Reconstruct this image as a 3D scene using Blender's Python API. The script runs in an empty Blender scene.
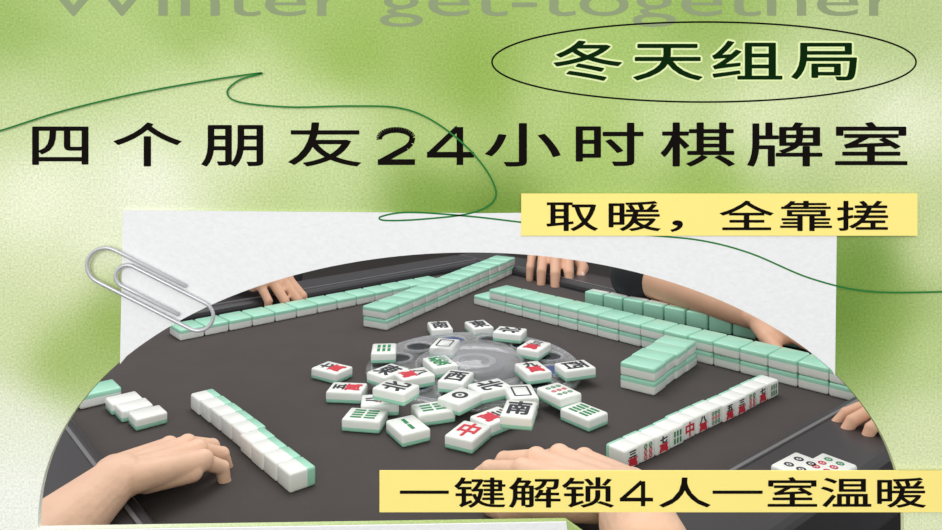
import bpy, bmesh, math, random
from mathutils import Vector, Matrix
random.seed(7)
S = bpy.context.scene
COL = S.collection
S.view_settings.view_transform = 'Standard'
F = 777.0; CX = 471.0; HY = 100.0; CH = 0.295; TZ = 0.75; CZ = TZ + CH; B = 0.40
pi = math.pi

# ------------------------------------------------------------ basics
def lin(c):
    r = []
    for v in c[:3]:
        v /= 255.0
        r.append(v/12.92 if v <= .04045 else ((v+.055)/1.055)**2.4)
    return tuple(r)+(1.0,)

def mat(name, c, rough=.6, metal=0, noise=0, nscale=40, bump=0, bscale=200, sss=0, alpha=1, coat=0, spec=.5):
    m = bpy.data.materials.new(name); m.use_nodes = True
    nt = m.node_tree; b = nt.nodes['Principled BSDF']
    b.inputs['Roughness'].default_value = rough
    b.inputs['Metallic'].default_value = metal
    b.inputs['Alpha'].default_value = alpha
    b.inputs['Specular IOR Level'].default_value = spec
    if coat: b.inputs['Coat Weight'].default_value = coat
    if sss:
        b.inputs['Subsurface Weight'].default_value = sss
        b.inputs['Subsurface Radius'].default_value = (.01, .004, .002)
        b.inputs['Subsurface Scale'].default_value = 1
    col = lin(c)
    tc = nt.nodes.new('ShaderNodeTexCoord')
    n = nt.nodes.new('ShaderNodeTexNoise'); n.inputs['Scale'].default_value = nscale
    n.inputs['Detail'].default_value = 4
    nt.links.new(tc.outputs['Object'], n.inputs['Vector'])
    mx = nt.nodes.new('ShaderNodeMix'); mx.data_type = 'RGBA'
    k = noise
    mx.inputs['A'].default_value = tuple(v*(1-k) for v in col[:3])+(1,)
    mx.inputs['B'].default_value = tuple(min(1, v*(1+k)) for v in col[:3])+(1,)
    nt.links.new(n.outputs['Fac'], mx.inputs['Factor'])
    nt.links.new(mx.outputs['Result'], b.inputs['Base Color'])
    if bump:
        n2 = nt.nodes.new('ShaderNodeTexNoise'); n2.inputs['Scale'].default_value = bscale
        nt.links.new(tc.outputs['Object'], n2.inputs['Vector'])
        bp = nt.nodes.new('ShaderNodeBump'); bp.inputs['Strength'].default_value = bump
        bp.inputs['Distance'].default_value = .001
        nt.links.new(n2.outputs['Fac'], bp.inputs['Height'])
        nt.links.new(bp.outputs['Normal'], b.inputs['Normal'])
    return m

M = dict(
    white=mat('tile_white', (238, 240, 237), .3, noise=.02, coat=.2),
    green=mat('tile_green', (160, 218, 194), .35, noise=.04, coat=.2),
    red=mat('ink_red', (205, 40, 60), .5),
    gink=mat('ink_green', (20, 130, 75), .5),
    black=mat('ink_black', (28, 32, 42), .5),
    felt=mat('felt', (77, 72, 71), .95, noise=.10, nscale=25, bump=.3, bscale=900, spec=.2),
    rim=mat('rim_plastic', (48, 47, 51), .4, noise=.05),
    rimline=mat('rim_inlay', (110, 110, 112), .4),
    dark=mat('dark_plastic', (22, 22, 25), .35),
    spot=mat('dark_spot', (26, 28, 36), .25),
    clear=mat('clear_plastic', (228, 232, 240), .05, alpha=.32, coat=1, spec=1, noise=.5, nscale=60, bump=1.0, bscale=120),
    clear2=mat('clear_dome', (240, 243, 250), .04, alpha=.30, coat=1, spec=1, bump=.8, bscale=90),
    blue=mat('blue_plastic', (50, 70, 125), .4),
    paper=mat('paper', (233, 234, 234), .9, noise=.06, nscale=420, bump=.25, bscale=420, spec=.1),
    yellow=mat('yellow_paper', (253, 234, 136), .8, noise=.015, nscale=60, spec=.1),
    ink=mat('print_black', (18, 14, 12), .9, spec=.05),
    inkdg=mat('print_dark_green', (8, 38, 8), .9, spec=.05),
    cream=mat('print_cream', (226, 240, 176), .9, spec=.05),
    greyg=mat('print_grey_green', (142, 156, 118), .9, noise=.05, spec=.05),
    line=mat('print_line_green', (40, 120, 55), .9, spec=.1),
    steel=mat('steel', (196, 197, 200), .35, metal=.35),
    skin=mat('skin', (236, 194, 168), .5, noise=.14, nscale=38, sss=.05, bump=.5, bscale=170, spec=.3),
    skin2=mat('skin_far', (216, 170, 143), .55, noise=.12, nscale=30, sss=.05, spec=.3),
    nail=mat('nail', (246, 216, 206), .25, coat=.4),
    shirt=mat('shirt', (34, 34, 40), .9, noise=.15, nscale=60),
    hair=mat('hair', (20, 16, 14), .5),
    lip=mat('lip', (170, 90, 80), .5),
    floor=mat('floor', (62, 58, 56), .6, noise=.1, nscale=6),
    wall=mat('wall_paint', (120, 116, 110), .9, noise=.03),
)

def P(px, py, h=0.0):
    Y = F*(CH-h)/(py-HY)
    return Vector(((px-CX)*Y/F, Y, TZ+h))
def BP(px, py, off=0.0):          # point on the poster plane
    return Vector(((px-CX)*B/F, B-off, CZ-(py-HY)*B/F))

def tag(o, label=None, cat=None, group=None, kind=None):
    if label: o['label'] = label
    if cat: o['category'] = cat
    if group: o['group'] = group
    if kind: o['kind'] = kind
    return o
def mk(name, me, parent=None, loc=(0,0,0)):
    o = bpy.data.objects.new(name, me); COL.objects.link(o); o.location = loc
    if parent: o.parent = parent
    return o
def mesh_from(name, vs, fs, m, smooth=False):
    me = bpy.data.meshes.new(name); me.from_pydata([tuple(v) for v in vs], [], fs); me.update()
    for x in (m if isinstance(m, list) else [m]): me.materials.append(x)
    if smooth:
        for p in me.polygons: p.use_smooth = True
    return me
def bm_mesh(name, bm, m, smooth=False):
    me = bpy.data.meshes.new(name); bm.normal_update(); bm.to_mesh(me); bm.free()
    me.materials.append(m)
    if smooth:
        for p in me.polygons: p.use_smooth = True
    return me
def empty(name, loc=(0,0,0), rz=0):
    o = bpy.data.objects.new(name, None); COL.objects.link(o); o.location = loc
    o.rotation_euler = (0,0,rz); o.empty_display_size = .02
    return o
def box(bm, c, s, rz=0, bev=0):
    r = bmesh.ops.create_cube(bm, size=1)
    vs = r['verts']
    bmesh.ops.scale(bm, vec=s, verts=vs)
    if bev:
        es = list({e for v in vs for e in v.link_edges})
        rr = bmesh.ops.bevel(bm, geom=es, offset=bev, segments=3, profile=.5, affect='EDGES')
        vs = list({v for f in rr['faces'] for v in f.verts} | {v for v in vs if v.is_valid})
    bmesh.ops.rotate(bm, cent=(0,0,0), matrix=Matrix.Rotation(rz, 3, 'Z'), verts=vs)
    bmesh.ops.translate(bm, vec=c, verts=vs)
def tube(pts, r, seg=8, close=False):
    vs = []; fs = []
    n = len(pts)
    for i, p in enumerate(pts):
        a = pts[(i-1) % n] if (close or i > 0) else pts[i]
        b = pts[(i+1) % n] if (close or i < n-1) else pts[i]
        t = (b-a).normalized()
        up = Vector((0,1,0)) if abs(t.y) < .9 else Vector((0,0,1))
        s = t.cross(up).normalized(); u = s.cross(t)
        for k in range(seg):
            an = 2*pi*k/seg
            vs.append(p+s*r*math.cos(an)+u*r*math.sin(an))
    for i in range(n if close else n-1):
        j = (i+1) % n
        for k in range(seg):
            l = (k+1) % seg
            fs.append((i*seg+k, i*seg+l, j*seg+l, j*seg+k))
    if not close:
        fs.append(tuple(range(seg))); fs.append(tuple((n-1)*seg+k for k in reversed(range(seg))))
    return vs, fs
def catmull(pts, n=10):
    out = []
    q = [pts[0]]+list(pts)+[pts[-1]]
    for i in range(1, len(q)-2):
        p0, p1, p2, p3 = q[i-1], q[i], q[i+1], q[i+2]
        for k in range(n):
            t = k/n
            out.append(tuple(.5*((2*p1[a])+(-p0[a]+p2[a])*t+(2*p0[a]-5*p1[a]+4*p2[a]-p3[a])*t*t+(-p0[a]+3*p1[a]-3*p2[a]+p3[a])*t**3) for a in range(2)))
    out.append(tuple(pts[-1]))
    return out

# ------------------------------------------------------------ glyphs
_gc = {}
def glyph(ch, off=0.0):
    key = (ch, off)
    if key in _gc: return _gc[key]
    cu = bpy.data.curves.new('g', 'FONT'); cu.body = ch; cu.size = 1; cu.offset = off
    cu.resolution_u = 4
    o = bpy.data.objects.new('g', cu); COL.objects.link(o)
    dg = bpy.context.evaluated_depsgraph_get(); dg.update()
    ev = o.evaluated_get(dg); me = ev.to_mesh()
    vs = [tuple(v.co) for v in me.vertices]; fs = [tuple(p.vertices) for p in me.polygons]
    ev.to_mesh_clear()
    bpy.data.objects.remove(o); bpy.data.curves.remove(cu)
    _gc[key] = (vs, fs)
    return _gc[key]
def bbox(vs):
    xs = [v[0] for v in vs]; ys = [v[1] for v in vs]
    return min(xs), min(ys), max(xs), max(ys)
REF = bbox(glyph('国')[0])
def place(ch, rect, fit=False):
    """glyph verts mapped into rect (x0,y0,x1,y1), y up"""
    vs, fs = glyph(ch)
    if not vs: return [], []
    b = bbox(vs) if fit else REF
    sx = (rect[2]-rect[0])/(b[2]-b[0]); sy = (rect[3]-rect[1])/(b[3]-b[1])
    return [(rect[0]+(v[0]-b[0])*sx, rect[1]+(v[1]-b[1])*sy) for v in vs], fs
def shifts(bx, by, n=8):
    if bx == 0 and by == 0: return [(0, 0)]
    return [(0, 0)]+[(bx*math.cos(2*pi*k/n), by*math.sin(2*pi*k/n)) for k in range(n)]
def ribbon(pts, w):
    V = []; Fc = []
    for a, b in zip(pts, pts[1:]):
        dx, dy = b[0]-a[0], b[1]-a[1]; L = math.hypot(dx, dy) or 1
        nx, ny = -dy/L*w/2, dx/L*w/2; k = len(V)
        V += [(a[0]+nx, a[1]+ny), (a[0]-nx, a[1]-ny), (b[0]-nx, b[1]-ny), (b[0]+nx, b[1]+ny)]; Fc.append((k, k+1, k+2, k+3))
    return V, Fc
def digit(ch, x0, x1, y0, y1, w):
    W = x1-x0; H = y1-y0; X = lambda t: x0+W*t; Yy = lambda t: y0+H*t
    if ch == '2':
        pts = [(X(.5)-math.cos(math.radians(a))*W*.44, Yy(.30)-math.sin(math.radians(a))*(H*.30-w/2)) for a in range(-8, 181, 9)]
        pts += [(X(.90), Yy(.42)), (X(.78), Yy(.54)), (X(.08), Yy(1)-w/2)]
        out = [ribbon(pts, w), ribbon([(X(.02), Yy(1)-w/2), (X(1), Yy(1)-w/2)], w)]
    else:
        out = [ribbon([(X(.70), Yy(0)), (X(.70), Yy(1))], w*1.15), ribbon([(X(.66), Yy(.02)), (X(.06), Yy(.72))], w), ribbon([(X(0), Yy(.73)), (X(1), Yy(.73))], w)]
    return out
def poster_text(name, items, m, parent, bold=(.8, .6), depth=.0002, label=None, n=8, dw=5.8):
    V = []; Fc = []
    for ch, x0, x1, y0, y1, fit in items:
        if ch in '24':
            for si, (vs, fs) in enumerate(digit(ch, x0, x1, y0, y1, dw)):
                k = len(V); V += [BP(x, y, depth+si*.000006) for x, y in vs]; Fc += [tuple(k+i for i in f) for f in fs]
            continue
        vs, fs = place(ch, (x0, -y1, x1, -y0), fit)
        for si, (dx, dy) in enumerate(shifts(*bold, n)):
            k = len(V)
            V += [BP(v[0]+dx, -v[1]+dy, depth+si*.000004) for v in vs]
            Fc += [tuple(k+i for i in f) for f in fs]
    o = mk(name, mesh_from(name, V, Fc, m), parent)
    if label: o['label'] = label
    return o

# ------------------------------------------------------------ setting
bm = bmesh.new(); box(bm, (0, 2.0, -.05), (7, 8, .1)); tag(mk('floor', bm_mesh('floor', bm, M['floor'])), kind='structure')
bm = bmesh.new(); box(bm, (0, 6.05, 1.4), (7, .1, 2.8)); tag(mk('wall_back', bm_mesh('wall_back', bm, M['wall'])), kind='structure')

# ------------------------------------------------------------ poster board
board = empty('poster_board', (0, B, TZ+.0125))
tag(board, 'large green and white gradient poster board with an arched cut-out over the mahjong table', 'poster')
def sub(o):
    o.parent = board; o.matrix_parent_inverse = Matrix.Translation(board.location).inverted(); return o
arch = []
NA = 96
for i in range(NA+1):
    a = pi*i/NA
    arch.append((CX+433*math.cos(a), 525-273*abs(math.sin(a))**.96))
arch = [(904, 545)]+arch+[(38, 529)]
def lerp2(a, b, n): return [(a[0]+(b[0]-a[0])*k/n, a[1]+(b[1]-a[1])*k/n) for k in range(1, n)]
hole = arch+lerp2((38, 529), (566, 521), 16)+[(566, 521)]+[(600, 545)]+lerp2((600, 545), (904, 545), 8)
bot = HY+(CH-.0125)*F/B
X0, X1, Y0, Y1 = -90, 1032, -70, bot
ctr = (471, 400)
def outer(p):
    dx, dy = p[0]-ctr[0], p[1]-ctr[1]
    t = min(((X1-ctr[0])/dx if dx > 0 else (X0-ctr[0])/dx) if abs(dx) > 1e-6 else 1e9,
            ((Y1-ctr[1])/dy if dy > 0 else (Y0-ctr[1])/dy) if abs(dy) > 1e-6 else 1e9)
    return (ctr[0]+dx*t, ctr[1]+dy*t)
ring = hole[:]
for cx_, cy_ in ((X0, Y0), (X1, Y0), (X1, Y1), (X0, Y1)):
    k = min(range(len(ring)), key=lambda i: (outer(ring[i])[0]-cx_)**2+(outer(ring[i])[1]-cy_)**2)
    ring[k] = (ring[k][0], ring[k][1], (cx_, cy_))
NR = 48
CP = [(10,30,152,182,100),(100,50,174,199,124),(200,30,152,182,96),(350,60,146,178,84),(480,80,142,174,80),(620,60,162,191,106),(700,15,148,178,92),(900,40,180,199,136),
(20,110,196,211,154),(40,200,236,240,212),(150,185,238,241,220),(60,280,216,224,180),(60,360,152,179,94),(15,330,208,219,170),(15,490,242,244,236),(280,190,184,203,134),(430,192,118,152,62),(490,225,104,136,52),  # darkest greens above and right of the sheet paint its shadow into the print
(330,120,210,222,172),(600,150,166,194,106),(760,120,216,226,180),(905,120,230,236,206),(930,250,208,219,166),(866,262,106,142,58),(880,320,138,166,82),(930,350,190,209,144),(930,430,214,224,176),(925,510,222,230,190),
(110,320,142,170,84),(100,240,232,236,208),(240,85,206,219,164),(0,420,232,236,214),(852,310,94,130,50),(250,150,224,231,192),(180,110,206,219,168),(440,150,188,208,138),(330,170,196,213,152),(30,440,234,238,220),
(550,110,182,204,132),(660,120,200,216,160),(700,185,150,181,90),(880,185,198,212,150),(300,20,160,189,106)]
def pcol(x, y):
    w = [0,0,0]; s = 0
    for cx_, cy_, r, g, b_ in CP:
        d = ((x-cx_)**2+(y-cy_)**2+1500)**1.85
        k = 1/d; s += k
        w[0] += k*r; w[1] += k*g; w[2] += k*b_
    return lin((w[0]/s, w[1]/s, w[2]/s))
V = []; C = []; Fc = []
n = len(ring)
for j in range(NR+1):
    t = j/NR
    for p in ring:
        q = p[2] if len(p) > 2 else outer(p)
        x = p[0]+(q[0]-p[0])*t; y = p[1]+(q[1]-p[1])*t
        V.append(BP(x, y)); C.append(pcol(x, y))
for j in range(NR):
    for i in range(n):
        k = (i+1) % n
        Fc.append((j*n+i, (j+1)*n+i, (j+1)*n+k, j*n+k))
me = mesh_from('backdrop', V, Fc, [])
at = me.color_attributes.new('Print', 'FLOAT_COLOR', 'POINT')
for i, c in enumerate(C): at.data[i].color = c
gm = bpy.data.materials.new('poster_print'); gm.use_nodes = True
nt = gm.node_tree; bs = nt.nodes['Principled BSDF']; bs.inputs['Roughness'].default_value = .9
bs.inputs['Specular IOR Level'].default_value = .1
an = nt.nodes.new('ShaderNodeAttribute'); an.attribute_name = 'Print'
tc = nt.nodes.new('ShaderNodeTexCoord')
no = nt.nodes.new('ShaderNodeTexNoise'); no.inputs['Scale'].default_value = 900; no.inputs['Detail'].default_value = 2
mr = nt.nodes.new('ShaderNodeMapRange'); mr.inputs['From Min'].default_value = .25; mr.inputs['From Max'].default_value = .75
mr.inputs['To Min'].default_value = .84; mr.inputs['To Max'].default_value = 1.18
vm = nt.nodes.new('ShaderNodeVectorMath'); vm.operation = 'SCALE'
nt.links.new(tc.outputs['Object'], no.inputs['Vector'])
nt.links.new(no.outputs['Fac'], mr.inputs['Value'])
nt.links.new(an.outputs['Color'], vm.inputs[0]); nt.links.new(mr.outputs[0], vm.inputs['Scale'])
nt.links.new(vm.outputs[0], bs.inputs['Base Color'])
me.materials.append(gm)
bd = sub(mk('backdrop', me))
so = bd.modifiers.new('thick', 'SOLIDIFY'); so.thickness = .003; so.offset = -1
if me.polygons[0].normal.y > 0: so.offset = 1

def T(s, cells, y0, y1, fits=''):
    return [(c, a, b, y0, y1, c in fits) for c, (a, b) in zip(s, cells)]
title = T('四个朋友小时棋牌室', [(33,88),(118,177),(206,263),(293,357),(490,555),(577,639),(666,730),(752,818),(838,904)], 125, 166)
title += [('2', 377, 415, 127, 165, True), ('4', 427, 474, 127, 165, True)]
sub(poster_text('title_lettering', title, M['ink'], None, (.9, .5), .0001, label='large black Chinese title line with the number 24'))
w4 = T('冬天组局', [(557,618),(637,698),(716,778),(796,856)], 43, 80)
sub(poster_text('lettering_outline', w4, M['cream'], None, (3.0, 2.4), .00008, n=12, label='pale outline behind the oval caption'))
sub(poster_text('oval_lettering', w4, M['inkdg'], None, (.9, .5), .00025, label='dark green Chinese caption inside the oval'))
sub(poster_text('english_lettering', [('Winter get-together', 44, 903, -18, 27, True)], M['greyg'], None, (0, 0), .00008, label='faded grey English words along the top'))
def flat_line(name, pts, w, m, depth, close=False):
    V = []; Fc = []; n = len(pts)
    for i, p in enumerate(pts):
        a = pts[(i-1) % n] if (close or i) else pts[i]; b = pts[(i+1) % n] if (close or i < n-1) else pts[i]
        dx, dy = b[0]-a[0], b[1]-a[1]; L = math.hypot(dx, dy) or 1
        nx, ny = -dy/L*w/2, dx/L*w/2
        V += [BP(p[0]+nx, p[1]+ny, depth), BP(p[0]-nx, p[1]-ny, depth)]
    for i in range(n if close else n-1):
        j = (i+1) % n; Fc.append((2*i, 2*i+1, 2*j+1, 2*j))
    return mk(name, mesh_from(name, V, Fc, m))
o = sub(flat_line('oval_ring', [(704+212*math.cos(2*pi*i/120), 62+40*math.sin(2*pi*i/120)) for i in range(120)], 1.7, M['ink'], .0001, True)); o['label'] = 'thin black oval line'
ln = catmull([(-40,140),(0,131),(60,112),(130,95),(200,82),(262,73),(240,80),(228,92),(240,102),(290,107),(350,106),(400,108),(435,122),(470,150),(492,180),(494,200),(470,213),(420,219),(385,220),(382,216),(410,212),(470,216),(540,224),(640,234),(700,240),(750,253),(810,278),(870,291),(950,291)], 8)
o = sub(flat_line('looping_line', ln, 1.7, M['line'], .0013)); o['label'] = 'thin dark green looping line'

# paper sheet
def poly_sheet(name, pts, m, front, thick, parent=None):
    bm = bmesh.new()
    vs = [bm.verts.new(BP(x, y, front)) for x, y in pts]
    fc = bm.faces.new(vs)
    r = bmesh.ops.extrude_face_region(bm, geom=[fc])
    ev = [g for g in r['geom'] if isinstance(g, bmesh.types.BMVert)]
    bmesh.ops.translate(bm, vec=(0, thick, 0), verts=ev)
    bmesh.ops.recalc_face_normals(bm, faces=bm.faces)
    bmesh.ops.triangulate(bm, faces=[f_ for f_ in bm.faces if len(f_.verts) > 4])
    return mk(name, bm_mesh(name, bm, m), parent)
pa = [p for p in arch if 124 < p[0] < 834 and p[1] < 500]
ex = lambda x: 525-273*math.sqrt(1-((x-CX)/433)**2)
sheet = [(124, 210), (480, 213), (836, 209), (834, ex(834)-1)]+pa+[(121, ex(121)-1)]
ps = poly_sheet('paper_sheet', sheet, M['paper'], .0012, .0010)
tag(ps, 'textured white paper sheet clipped behind the arch on the green poster', 'paper')
st = poly_sheet('paper_strip', [(36, 530), (566, 521), (572, 560), (36, 560)], M['paper'], .0012, .0010)
tag(st, 'thin slanted strip of white paper along the bottom of the arch', 'paper')

def strip(rect, label, cells, name='caption_strip'):
    x0, y0, x1, y1 = rect
    o = poly_sheet(name, [(x0, y0), (x1, y0), (x1, y1), (x0, y1)], M['yellow'], .0022, .0009)
    tag(o, label, 'caption strip', 'yellow caption strips on the poster')
    poster_text('lettering', cells, M['ink'], o, (.6, .35), .0023, dw=3.8)
    return o
strip((521, 193, 915, 235), 'shorter yellow paper strip with black Chinese writing below the title',
      T('取暖，全靠搓', [(549,594),(609,656),(667,715),(722,768),(781,827),(838,883)], 202, 230))
strip((380, 469, 960, 510), 'longer yellow paper strip with black Chinese writing across the bottom of the arch',
      T('一键解锁人一室温暖', [(403,446),(458,502),(512,557),(565,610),(661,706),(714,758),(768,813),(822,866),(876,920)], 477, 505)+[('4', 619, 652, 479, 504, True)])

# paper clip
cl = []
def arc(cx_, r, a0, a1, cy_=0, n=14):
    for i in range(n+1):
        a = math.radians(a0+(a1-a0)*i/n); cl.append((cx_+r*math.cos(a), cy_+r*math.sin(a)))
cl.append((28, -17)); arc(-46, 17, 270, 90); arc(50, 14, 90, -90, 3); arc(-24, 10.5, 270, 90, -.5); cl.append((34, 10))
an_ = math.radians(27)
cpts = []
for i, (s_, t_) in enumerate(cl):
    s_ *= 1.08
    cpts.append(BP(153+s_*math.cos(an_)-t_*math.sin(an_)*1.05, 287+s_*math.sin(an_)+t_*math.cos(an_)*1.05, .0030+.0008*math.sin(i*.2)))
v, f = tube(cpts, .00100, 10)
tag(mk('paper_clip', mesh_from('paper_clip', v, f, M['steel'], True)), 'silver wire paper clip on the corner of the white sheet', 'paper clip')

# ------------------------------------------------------------ table
U = Vector((math.cos(math.radians(40)), math.sin(math.radians(40)), 0))
N = Vector((-U.y, U.x, 0))
C0 = Vector((0, .833, 0))
tc0 = C0+N*.05
tbl = empty('mahjong_table', (tc0.x, tc0.y, 0), math.radians(40))
tag(tbl, 'square mahjong table with dark brown felt top and charcoal plastic rim', 'table')
hu, hn, rw = .36, .35, .075
bm = bmesh.new(); box(bm, (0,0,TZ-.012), (2*hu, 2*hn, .024)); mk('felt_top', bm_mesh('felt_top', bm, M['felt']), tbl)
bm = bmesh.new()
for s in (-1, 1):
    box(bm, (s*(hu+rw/2), 0, TZ-.019), (rw, 2*hn+2*rw, .062), bev=.008)
    box(bm, (0, s*(hn+rw/2), TZ-.0192), (2*hu+.004, rw, .0615), bev=.008)
mk('rim', bm_mesh('rim', bm, M['rim'], False), tbl)
for s in (-1, 1):
    for ax in (0, 1):
        bm = bmesh.new()
        if ax: box(bm, (s*(hu+.012), 0, TZ+.0122), (.003, 2*hn, .0015))
        else: box(bm, (0, s*(hn+.012), TZ+.0122), (2*hu, .003, .0015))
        mk('inlay_line', bm_mesh('inlay_line', bm, M['rimline']), tbl)
bm = bmesh.new(); box(bm, (0,0,TZ-.12), (.74,.72,.16), bev=.02); mk('machine_housing', bm_mesh('machine_housing', bm, M['dark']), tbl)
bm = bmesh.new(); box(bm, (0,0,.35), (.22,.22,.42), bev=.02); mk('pedestal', bm_mesh('pedestal', bm, M['dark']), tbl)
for k in range(4):
    bm = bmesh.new(); box(bm, (.17,0,.08), (.36,.09,.12), bev=.015)
    bmesh.ops.rotate(bm, cent=(0,0,0), matrix=Matrix.Rotation(pi/4+k*pi/2, 3, 'Z'), verts=bm.verts)
    bmesh.ops.translate(bm, vec=(0,0,-.02), verts=bm.verts)
    mk('foot', bm_mesh('foot', bm, M['dark']), tbl)

# centre dice device
dc = P(474, 369); dev = empty('dice_turntable', (dc.x, dc.y, TZ+.0002))
tag(dev, 'round clear plastic dice turntable half hidden under the loose tiles', 'dice device')
def lathe(prof, seg=64):
    vs = []; fs = []
    m_ = len(prof)
    for i in range(seg):
        a = 2*pi*i/seg
        for r, z in prof: vs.append((r*math.cos(a), r*math.sin(a), z))
    for i in range(seg):
        j = (i+1) % seg
        for k in range(m_-1): fs.append((i*m_+k, j*m_+k, j*m_+k+1, i*m_+k+1))
    return vs, fs
v, f = lathe([(.118,0),(.118,.004),(.113,.006),(.108,.0035),(.068,.0035),(.065,.006),(.062,.006),(.058,.003)]); mk('clear_ring', mesh_from('clear_ring', v, f, M['clear'], True), dev)
for rr_ in (.112, .064):
    v, f = lathe([(rr_,.0036),(rr_,.0072),(rr_-.0012,.0072),(rr_-.0012,.0036)]); mk('raised_ring', mesh_from('raised_ring', v, f, M['clear2'], False), dev)
v, f = lathe([(.034,.003),(.034,.007),(.031,.008),(.0001,.008)]); mk('dial', mesh_from('dial', v, f, M['spot'], False), dev)
v, f = lathe([(.024,.008),(.024,.0095),(.017,.0095),(.017,.008)]); mk('dial_ring', mesh_from('dial_ring', v, f, M['rimline'], False), dev)
v, f = lathe([(.056,.003),(.054,.012),(.044,.019),(.024,.024),(.0001,.025)], 40); mk('dome', mesh_from('dome', v, f, M['clear2'], True), dev)
for k in range(12):
    a = k*2*pi/12+.3
    v, f = lathe([(.0135,.0036),(.0135,.0052),(.010,.0060),(.0001,.0060)], 20)
    mk('button', mesh_from('button', v, f, M['blue' if k % 4 == 3 else 'spot']), dev, (.088*math.cos(a), .088*math.sin(a), 0))
    v, f = lathe([(.0175,.0036),(.0175,.0062),(.0150,.0062),(.0150,.0036)], 24)
    mk('button_collar', mesh_from('button_collar', v, f, M['clear2']), dev, (.088*math.cos(a), .088*math.sin(a), 0))

# ------------------------------------------------------------ tiles
def tile_meshes(name, sx, sy, sz, gfrac=.36):
    out = []
    for keep in (1, 0):
        bm = bmesh.new(); box(bm, (0,0,0), (sx, sy, sz), bev=.0021)
        z = -sz/2+sz*gfrac
        bmesh.ops.bisect_plane(bm, geom=bm.verts[:]+bm.edges[:]+bm.faces[:], plane_co=(0,0,z), plane_no=(0,0,1), clear_inner=bool(keep), clear_outer=not keep)
        out.append(bm_mesh(name, bm, M['white'] if keep else M['green'], True))
    return out
def face_mesh(items, w, l, z, name='engraving'):
    V = []; Fc = []; mi = []
    mats = [M['red'], M['gink'], M['black']]
    def add(vs, fs, m, dz=0):
        n = len(V)
        V.extend([(x*w/2, y*l/2, z+dz) for x, y in vs])
        for f_ in fs: Fc.append(tuple(n+i for i in f_)); mi.append(m)
    for it in items:
        if it[0] == 't':
            vs, fs = place(it[1], it[2])
            for si, (dx, dy) in enumerate(shifts(.06, .05, 6)): add([(x+dx, y+dy) for x, y in vs], fs, it[3], si*.000004)
        elif it[0] == 'bar':
            _, x, y, a, b, m = it
            add([(x-a,y-b),(x+a,y-b),(x+a,y+b),(x-a,y+b)], [(0,1,2,3)], m)
        else:
            _, x, y, r, m = it
            vs = []; fs = []
            asp = w/l
            for i in range(16):
                a = 2*pi*i/16
                for q in (r, r*.55): vs.append((x+q*math.cos(a), y+q*math.sin(a)*asp))
            for i in range(16):
                j = (i+1) % 16; fs.append((2*i, 2*j, 2*j+1, 2*i+1))
            add(vs, fs, m)
            add([(x+r*.25*math.cos(2*pi*i/8), y+r*.25*math.sin(2*pi*i/8)*asp) for i in range(8)], [tuple(range(8))], m)
    me = mesh_from(name, V, Fc, mats)
    for p, m in zip(me.polygons, mi): p.material_index = m
    return me
def wan(c): return [('t', c, (-.46, .1, .46, .82), 2), ('t', '萬', (-.6, -.84, .6, .02), 0)]
R_, G_, K_ = 0, 1, 2
DES = {
 'wan3': wan('三'), 'wan5': wan('五'), 'wan7': wan('七'), 'wan9': wan('九'), 'wan8': wan('八'),
 'zhong': [('t', '中', (-.66, -.76, .66, .76), R_)],
 'fa': [('t', '發', (-.7, -.76, .7, .76), G_)],
 'east': [('t', '東', (-.7, -.76, .7, .76), K_)],
 'south': [('t', '南', (-.7, -.76, .7, .76), K_)],
 'west': [('t', '西', (-.7, -.72, .7, .72), K_)],
 'north': [('t', '北', (-.7, -.72, .7, .72), K_)],
 'bai': [('bar', -.6, 0, .07, .68, K_), ('bar', .6, 0, .07, .68, K_), ('bar', 0, .66, .6, .06, K_), ('bar', 0, -.66, .6, .06, K_)],
 'bam6': [('bar', x, y, .13, .31, G_) for x in (-.45, 0, .45) for y in (-.38, .38)],
 'bam8': [('bar', x, y, .12, .31, G_) for x in (-.6, -.2, .2, .6) for y in (-.38, .38)],
 'bam9': [('bar', x, y, .12, .20, R_ if x == 0 else G_) for x in (-.45, 0, .45) for y in (-.52, 0, .52)],
 'bam2': [('bar', 0, y, .14, .32, G_) for y in (-.38, .38)],
 'dot1': [('ring', 0, 0, .62, K_)],
 'dot4': [('ring', x, y, .28, K_) for x in (-.38, .38) for y in (-.42, .42)],
 'dot9': [('ring', x, y, .2, R_ if y == 0 else G_) for x in (-.5, 0, .5) for y in (-.52, 0, .52)],
 'dot6': [('ring', x, y, .24, G_ if y > .3 else R_) for x in (-.35, .35) for y in (-.56, 0, .56)],
}
def tset(w, l, t, g=.36):
    b, gr = tile_meshes('tile', w, l, t, g)
    return dict(body=b, back=gr, w=w, l=l, t=t, eng={})
LIE = tset(.0300, .0375, .0135)
LOO = tset(.0272, .0355, .0115)
STN = tset(.0200, .0165, .0200, .20)
STF = tset(.0290, .0205, .0220, .5)
LOW = tset(.0225, .0150, .0220, .34)
def tile(loc, rz, label, group, design=None, ts=LIE, standing=False, down=False):
    o = mk('mahjong_tile', ts['body'], None, loc)
    mk('green_back', ts['back'], o)
    if standing: o.rotation_euler = (Matrix.Rotation(rz, 4, 'Z') @ Matrix.Rotation(pi/2, 4, 'X')).to_euler()
    elif down: o.rotation_euler = (pi, 0, rz)
    else: o.rotation_euler = (0, 0, rz)
    if design:
        if design not in ts['eng']: ts['eng'][design] = face_mesh(DES[design], ts['w']*.93, ts['l']*.93, ts['t']/2+.0002)
        mk('face_engraving', ts['eng'][design], o)
    tag(o, label, 'mahjong tile', group)
    return o

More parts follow.
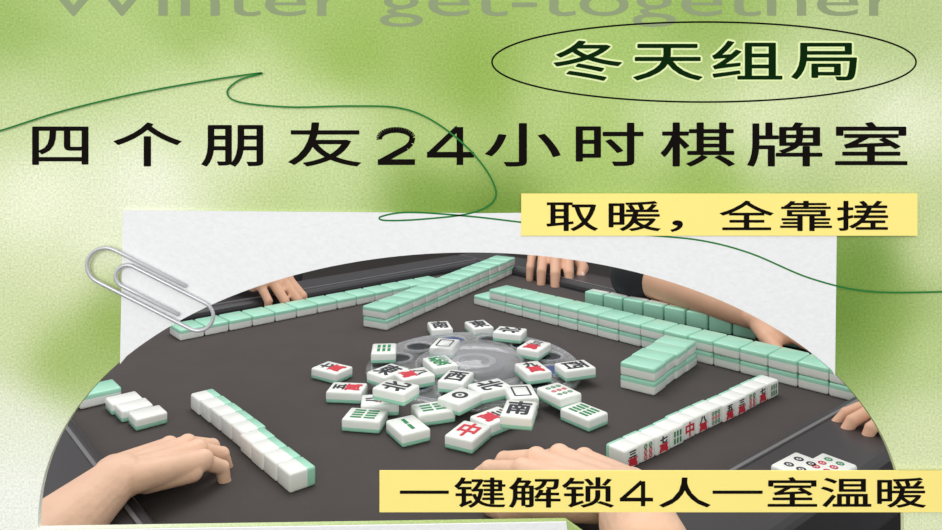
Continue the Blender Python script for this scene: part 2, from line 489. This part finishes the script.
ORD = ['first','second','third','fourth','fifth','sixth','seventh','eighth','ninth','tenth','eleventh','twelfth','thirteenth','fourteenth','fifteenth','sixteenth','seventeenth','eighteenth']
def row(p0, p1, layers, desc, frm, group, ts=LIE, standing=False, flip=False, designs=None, jit=.0006, jy=0.0, skip=(), offs=None):
    a = P(*p0); b = P(*p1); d = b-a; L = d.length; n = max(1, round(L/(ts['w']+.0006))); d.normalize()
    ph = math.atan2(d.y, d.x); nv = Vector((-d.y, d.x, 0))
    for ly in range(layers):
        for i in range(n):
            if (ly, i) in skip: continue
            c = a+d*((i+.5)*L/n)+nv*(random.uniform(-1, 1)*(jit*2+jy)+(offs[i % len(offs)] if offs else 0))
            rz = ph+random.uniform(-1, 1)*jit*6+(pi if flip else 0)
            z = TZ+(ts['l']/2+.0002 if standing else ts['t']/2+.0002+ly*(ts['t']+.0002))
            w = ('upper layer, ' if ly else 'lower layer, ') if layers > 1 else ''
            tile((c.x, c.y, z), rz, '%s, %s%s from the %s end' % (desc, w, ORD[i], frm), group, (designs[i % len(designs)] if designs else None), ts, standing, not standing)

row((174,338), (436,286), 1, 'face-down green tile, single row at upper left', 'left', 'tiles in the far left row', jit=.0002)
row((374,329), (506,272), 2, 'green tile, short middle wall', 'near', 'tiles in the far middle double wall', jit=.0004)
row((482,302), (868,399), 2, 'green tile, long right wall', 'left', 'tiles in the long right double wall', jit=.0004, skip=((1,0),))
row((637,392), (680,362), 2, 'green tile, stub wall at right', 'near', 'tiles in the stub double wall')
row((588,304), (812,349), 1, 'upright green-backed tile behind the long right wall', 'left', 'upright tiles of the far right player', STF, True, True, None, .0002)
row((614,468), (770,393), 1, 'upright tile in the near right row', 'near', 'upright tiles of the near right player', STN, True, False, ['wan3','dot6','wan7','bam6','zhong','wan8','dot9','wan5'])
row((202,406), (304,490), 1, 'low white tile in the stepped row by the left hand', 'far', 'upright tiles of the near left player', LOW, True, False, None, jit=.0003, offs=[0,0,.001,.002,.002,-.001,-.001,-.001,0,0])

loose = [
 (440,328,12,'south','with a black south sign, leftmost of the top three'), (479,327,20,'east','with a black east sign, middle of the top three'),
 (510,333,70,'north','with a black north sign, rightmost of the top three'), (384,351,4,'bam6','with green bamboo bars at the upper left of the heap'),
 (445,346,-14,'bai','with a dark empty frame under the black south tile'), (534,348,-30,'wan3','with red and black writing right of the heap top'),
 (332,370,58,'wan7','with red and black writing, farthest left of the heap'), (533,370,20,'wan9','with black and red writing between two right-hand tiles'),
 (575,368,-70,'west','with a black west sign, farthest right of the upper heap'), (347,390,84,'wan5','with black and red writing at the left heap edge'),
 (388,373,-40,'east','with a black east sign left of the clear turntable'), (440,364,24,'fa','with a green sign in the middle of the heap'),
 (396,389,62,'north','with a black north sign left of the heap middle'), (456,379,-18,'west','with a black west sign in the heap middle'),
 (380,402,96,'wan8','with red writing above the lower left bamboo tile'), (460,398,-38,'dot1','with one large ring in the middle of the heap'),
 (521,394,8,'bai','with a thin dark frame right of the ring tile'), (559,393,34,'dot9','with nine small rings at the right of the heap'),
 (365,417,80,'bam8','with green bars at the lower left of the heap'), (408,427,30,'bam2','with two green bars at the lower heap edge'),
 (433,410,-70,'bam6','with green bars just below the heap middle'),
 (519,411,-12,'south','with a black south sign at the lower right of the heap'),
 (494,418,-48,'wan3','with black and red writing beside the bottom red-sign tile'),
 (584,413,40,'bam8','with green bars, lowest at the right of the heap'), (468,433,-28,'zhong','with a large red sign at the bottom of the heap'),
 (414,376,-62,'wan8','with red writing left of the clear dome'),
 (490,388,-60,'north','with a black north sign, right of the middle west tile'),
]
placed = []
tt = LOO['t']
for px, py, rz, d, w in loose:
    p = P(px, py-3, tt)
    z = tt/2+.0003
    if math.hypot(p.x-dc.x, p.y-dc.y) < .13: z += .0072
    while any(abs(z-z2) < tt-.001 and math.hypot(p.x-q.x, p.y-q.y) < .0265 for q, z2 in placed): z += tt+.0004
    p = P(px, py-3, z+tt/2)
    placed.append((p, z))
    tile((p.x, p.y, TZ+z), math.radians(rz), 'loose face-up tile '+w, 'loose face-up tiles in the middle of the table', d, LOO)
g = 'loose tiles near the left player'
def lay(px, py, deg, label, down=False, ts=LOO, design=None, h=0, grp=None):
    p = P(px, py, h); tile((p.x, p.y, TZ+h+ts['t']/2+.0003), math.radians(deg), label, grp or g, design, ts, False, down)
FLT = tset(.0230, .0280, .0110, .4)
lay(97, 401, -50, 'green-backed tile lying alone at the far left edge of the felt', True, LIE)
lay(124, 409, -50, 'pale tile lying just above the left hand, farthest of three', False, FLT)
lay(134, 416, -50, 'pale tile above the left hand, middle of three', False, FLT)
lay(148, 424, -50, 'pale tile touching the knuckles of the left hand', False, FLT)
g2 = 'tiles on the near right rim'
lay(800, 480, -52, 'face-up ring tile on the dark rim, left of the pair', design='dot4', h=.0135, grp=g2)
lay(828, 481, -52, 'face-up ring tile on the dark rim, right of the pair', design='dot6', h=.0135, grp=g2)

# ------------------------------------------------------------ people
def cap(bm, a, b, r1, r2):
    a = Vector(a); b = Vector(b)
    for p, r in ((a, r1), (b, r2)):
        q = bmesh.ops.create_icosphere(bm, subdivisions=3, radius=r)
        bmesh.ops.translate(bm, vec=p, verts=q['verts'])
    d = b-a
    if d.length < 1e-5: return
    q = bmesh.ops.create_cone(bm, cap_ends=True, segments=24, radius1=r1, radius2=r2, depth=d.length)
    rot = d.to_track_quat('Z', 'Y').to_matrix()
    bmesh.ops.rotate(bm, cent=(0,0,0), matrix=rot, verts=q['verts'])
    bmesh.ops.translate(bm, vec=(a+b)/2, verts=q['verts'])
def hand(bm, wrist, fwd, up, side, sc=1.0, curl=(25,40,25), spread=6, thumb=.6, nails=None, curls=None, fl=1.0):
    Fv = Vector(fwd).normalized(); Uv = Vector(up); Uv = (Uv-Fv*Uv.dot(Fv)).normalized()
    Sv = Fv.cross(Uv)*side; W = Vector(wrist)
    K = [(.084,.029), (.089,.009), (.083,-.012), (.072,-.031)]
    LN = [(.040,.024,.019), (.044,.027,.020), (.041,.025,.020), (.032,.019,.017)]
    RD = [(.0094,.0084,.0074,.0060), (.0096,.0086,.0076,.0061), (.0090,.0081,.0072,.0058), (.0079,.0071,.0063,.0053)]
    for i in range(4):
        k = W+(Fv*K[i][0]+Sv*K[i][1]+Uv*(.004 if i in (1,2) else 0))*sc
        s = W+Sv*(.014-.009*i)*sc
        cap(bm, s, k, .015*sc, .0104*sc)
        cap(bm, k+Uv*.0012*sc, k+Uv*.0012*sc, .0104*sc, .0104*sc)
        cap(bm, s-Uv*.007*sc+Fv*.02*sc, k-Uv*.007*sc-Fv*.012*sc, .012*sc, .0098*sc)
        if i < 3:
            k2 = W+(Fv*(K[i][0]+K[i+1][0])/2+Sv*(K[i][1]+K[i+1][1])/2-Uv*.002)*sc-Fv*.010*sc
            cap(bm, W+Sv*(.010-.009*i)*sc, k2, .014*sc, .0102*sc)
        a = 0; p = k; sp = math.radians((1.5-i)*spread)
        cc = curls[i] if curls else curl
        for j in range(3):
            a += math.radians(cc[j])
            dr = (Fv*math.cos(sp)+Sv*math.sin(sp))*math.cos(a)-Uv*math.sin(a)
            q = p+dr*LN[i][j]*sc*fl
            cap(bm, p, q, RD[i][j]*sc, RD[i][j+1]*sc)
            rr = RD[i][j+1]*sc*(1.06 if j < 2 else 1)
            cap(bm, q, q, rr, rr)
            p = q
        if nails is not None:
            nu = (Uv*math.cos(a)+(Fv*math.cos(sp)+Sv*math.sin(sp))*math.sin(a))
            nails.append((p-dr*.003*sc+nu*RD[i][3]*sc*.80, dr.copy(), nu.copy(), sc))
    t0 = W+(Fv*.018+Sv*.016-Uv*.006)*sc
    t1 = W+(Fv*.050+Sv*.042-Uv*.012)*sc
    t2 = t1+(Fv*(.028)+Sv*.020*thumb-Uv*.010)*sc
    t3 = t2+(Fv*(.024)-Sv*.004-Uv*.006)*sc
    cap(bm, t0, t1, .0165*sc, .0122*sc); cap(bm, t1, t2, .0115*sc, .0100*sc); cap(bm, t2, t3, .0100*sc, .0076*sc)
    cap(bm, t1, W+(Fv*.064+Sv*.022-Uv*.006)*sc, .009*sc, .009*sc)
    if nails is not None:
        dr = (t3-t2).normalized(); nu = (Uv*.6+Sv*.8); nu = (nu-dr*nu.dot(dr)).normalized()
        nails.append((t3-dr*.002*sc+nu*.0062*sc, dr, nu, sc*1.15))
    cap(bm, W+Sv*.008*sc, W-Sv*.008*sc, .0180*sc, .0180*sc)
def remesh(name, bm, m, vox, smooth=5):
    me = bpy.data.meshes.new(name); bm.to_mesh(me); bm.free()
    o = bpy.data.objects.new(name, me); COL.objects.link(o)
    r = o.modifiers.new('r', 'REMESH'); r.mode = 'VOXEL'; r.voxel_size = vox
    s = o.modifiers.new('s', 'SMOOTH'); s.iterations = smooth; s.factor = .5
    dg = bpy.context.evaluated_depsgraph_get(); dg.update()
    ne = bpy.data.meshes.new_from_object(o.evaluated_get(dg))
    bpy.data.objects.remove(o); ne.name = name
    ne.materials.clear(); ne.materials.append(m)
    for p in ne.polygons: p.use_smooth = True
    return ne
def add_nails(nails, root):
    for p, d, nu, sc in nails:
        bm = bmesh.new(); bmesh.ops.create_icosphere(bm, subdivisions=2, radius=1)
        bmesh.ops.scale(bm, vec=(.0058*sc, .0044*sc, .0014*sc), verts=bm.verts)
        s = nu.cross(d).normalized(); nn = d.cross(s)
        R = Matrix((d, s, nn)).transposed()
        bmesh.ops.rotate(bm, cent=(0,0,0), matrix=R, verts=bm.verts)
        bmesh.ops.translate(bm, vec=p, verts=bm.verts)
        mk('fingernail', bm_mesh('fingernail', bm, M['nail'], True), root)
def arm_only(label, wrist, tip, elbow, up, side, sc, curls, spread=5, m='skin', rw=.020, re=.030, thumb=.6, fl=1.0):
    bm = bmesh.new(); nails = []
    W = Vector(wrist); fw = Vector(tip)-W
    hand(bm, W, fw, up, side, sc, spread=spread, nails=nails, curls=curls, thumb=thumb, fl=fl)
    E = Vector(elbow)
    mid = W.lerp(E, .6)
    cap(bm, W, mid, rw*sc, re*.98*sc); cap(bm, mid, E, re*.98*sc, re*sc)
    o = mk('person', remesh('person', bm, M[m], .0012, 3))
    add_nails(nails, o)
    tag(o, label, 'person')
    return o

arm_only('person on the near left, bare forearm and hand reaching for the white tiles', P(120,476,.030), P(196,450,.020), (-.272,.442,TZ+.016), (-.10,-.15,1), -1, .76,
         [(14,30,20),(16,36,24),(20,42,26),(26,46,28)], spread=4, re=.032, thumb=.5, fl=.88)
arm_only('person at the bottom, pale bent hand and forearm above the yellow strip', P(624,494,.036), P(530,458,.026), (.100,.436,TZ+.042), (.1,.0,1), -1, .86,
         [(10,24,16),(14,32,20),(20,38,24),(26,44,28)], spread=7, re=.028, thumb=.5, fl=.92)
arm_only('person at the right edge, fingertips reaching in beside the long wall', P(938,404,.028), P(898,410,.026), (.68,.82,TZ+.06), (0,0,1), 1, .62,
         [(16,24,16),(20,30,18),(24,34,20),(28,36,20)], m='skin2')

def seated(label, base, face, hands, shirt_label, stool_label):
    bx_, by_ = base; fv = Vector((face[0], face[1], 0)).normalized(); sv = Vector((fv.y, -fv.x, 0))
    hip = Vector((bx_, by_, .505)); ch = hip+Vector((0,0,.33))+fv*.03; nk = ch+Vector((0,0,.20)); hd = nk+Vector((0,0,.15))+fv*.03
    bm = bmesh.new(); nails = []
    cap(bm, hip-sv*.06, ch-sv*.06, .10, .10); cap(bm, hip+sv*.06, ch+sv*.06, .10, .10)
    cap(bm, ch, nk, .10, .05); cap(bm, nk, hd, .05, .055)
    cap(bm, hd, hd+Vector((0,0,.045)), .078, .085); cap(bm, hd+fv*.02-Vector((0,0,.045)), hd, .05, .07)
    cap(bm, hd+fv*.082, hd+fv*.09-Vector((0,0,.025)), .008, .013)
    for s in (-1, 1): cap(bm, hd+sv*.08*s+Vector((0,0,.01)), hd+sv*.085*s-Vector((0,0,.02)), .014, .010)
    sb = bmesh.new()
    cap(sb, hip-sv*.07, ch-sv*.07, .115, .115); cap(sb, hip+sv*.07, ch+sv*.07, .115, .115)
    cap(sb, hip-sv*.09, hip+sv*.09, .12, .12)
    cap(sb, hip-sv*.09, hip-sv*.10+fv*.2-Vector((0,0,.01)), .085, .075); cap(sb, hip+sv*.09, hip+sv*.10+fv*.2-Vector((0,0,.01)), .085, .075)
    for (W, fw, E, side, curls, st, sgn, hs) in hands:
        sh = ch+Vector((0,0,.13))+sv*.17*sgn
        W = Vector(W); E = Vector(E)
        cap(bm, sh, E, .045, .030); cap(bm, E, W, .030, .018)
        cap(sb, ch+Vector((0,0,.08)), sh, .09, .06); cap(sb, sh, E, .062, .044)
        if st > 0: cap(sb, E, E.lerp(W, st), .046, .034)
        hand(bm, W, fw, (0,0,1), side, hs, nails=nails, curls=curls, spread=3)
    for s in (-1, 1):
        cap(sb, hip+sv*.10*s+fv*.2-Vector((0,0,.01)), hip+sv*.10*s+fv*.22-Vector((0,0,.40)), .072, .05)
        cap(bm, hip+sv*.10*s+fv*.22-Vector((0,0,.40)), hip+sv*.10*s+fv*.24-Vector((0,0,.46)), .04, .035)
        cap(bm, hip+sv*.10*s+fv*.22-Vector((0,0,.465)), hip+sv*.10*s+fv*.34-Vector((0,0,.47)), .034, .03)
    o = mk('person', remesh('person', bm, M['skin2'], .0026, 2)); tag(o, label, 'person')
    c = mk('dark_clothes', remesh('dark_clothes', sb, M['shirt'], .006, 3), o); c['label'] = shirt_label
    hb = bmesh.new(); cap(hb, hd-fv*.018+Vector((0,0,.03)), hd-fv*.018+Vector((0,0,.06)), .088, .09); cap(hb, hd-fv*.05, hd-fv*.05-Vector((0,0,.04)), .06, .05)
    mk('hair', remesh('hair', hb, M['hair'], .005, 3), o)
    for s in (-1, 1):
        bm = bmesh.new(); bmesh.ops.create_icosphere(bm, subdivisions=2, radius=.009); bmesh.ops.translate(bm, vec=hd+fv*.070+sv*.03*s+Vector((0,0,.008)), verts=bm.verts)
        mk('eye', bm_mesh('eye', bm, M['hair'], True), o)
    bm = bmesh.new(); bmesh.ops.create_icosphere(bm, subdivisions=2, radius=1); bmesh.ops.scale(bm, vec=(.02,.01,.006), verts=bm.verts)
    bmesh.ops.rotate(bm, cent=(0,0,0), matrix=Matrix.Rotation(math.atan2(sv.y, sv.x), 3, 'Z'), verts=bm.verts)
    bmesh.ops.translate(bm, vec=hd+fv*.072-Vector((0,0,.055)), verts=bm.verts); mk('mouth', bm_mesh('mouth', bm, M['lip'], True), o)
    add_nails(nails, o)
    t = empty('stool', (bx_, by_, 0)); tag(t, stool_label, 'stool')
    v, f = lathe([(.0001,.34),(.17,.34),(.18,.35),(.18,.37),(.16,.382),(.0001,.382)], 32); mk('seat', mesh_from('seat', v, f, M['dark'], True), t)
    for k in range(4):
        a = pi/4+k*pi/2
        v, f = tube([Vector((.12*math.cos(a), .12*math.sin(a), .34)), Vector((.15*math.cos(a), .15*math.sin(a), 0.0))], .012, 10)
        mk('leg', mesh_from('leg', v, f, M['dark']), t)
    return o
w1 = P(553,240,.050); e2 = P(640,274,.045); w2 = P(758,316,.032)
cA = [(30,35,25),(34,40,25),(36,42,25),(40,44,25)]
seated('person at the far right in dark clothes, one hand on the wall end', (.58,1.44), (-.9,-.55),
       [(w1, P(545,290,.018)-w1, (.34,1.46,TZ+.09), -1, [(24,30,22),(26,34,22),(28,36,22),(32,38,22)], .35, 1, .98), (w2, w2-e2, e2, 1, [(8,12,8)]*4, 0, -1, .78)], 'dark long top and trousers',
       'padded black stool under the far right person')
w3 = P(240,268,.045)
fl = Vector((.6,-.75,0)).normalized(); hipL = Vector((-.62,1.48,.5))
seated('person at the far left in dark clothes, fingers behind the green row', (-.62,1.48), (.6,-.75),
       [(w3, Vector((.10,-.045,-.025)), (-.45,1.33,TZ+.08), -1, cA, .72, -1, .84), (hipL+fl*.17+Vector((.09,.07,.10)), fl, hipL+Vector((.22,.16,.18)), 1, cA, .8, 1, .84)], 'dark long top and trousers',
       'padded black stool under the far left person')

# ------------------------------------------------------------ light and camera
w = bpy.data.worlds.new('w'); S.world = w; w.use_nodes = True
w.node_tree.nodes['Background'].inputs[0].default_value = (1, 1, 1, 1)
w.node_tree.nodes['Background'].inputs[1].default_value = .78
def area(name, loc, target, size, e, col=(1,1,1)):
    l = bpy.data.lights.new(name, 'AREA'); l.energy = e; l.size = size; l.color = col
    o = bpy.data.objects.new(name, l); COL.objects.link(o); o.location = loc
    o.rotation_euler = (Vector(target)-Vector(loc)).to_track_quat('-Z', 'Y').to_euler()
area('table_lamp', (-.15, 1.2, 2.0), (0, .85, .75), .8, 10, (1, .98, .97))
area('poster_light', (-.2, -1.3, 1.6), (0, .4, 1.0), 1.0, 19)
cam = bpy.data.cameras.new('camera'); co = bpy.data.objects.new('camera', cam); COL.objects.link(co)
co.location = (0, 0, CZ); co.rotation_euler = (pi/2, 0, 0)
cam.sensor_width = 36; cam.lens = F/942*36; cam.shift_y = -(265-HY)/942; cam.clip_start = .01
S.camera = co
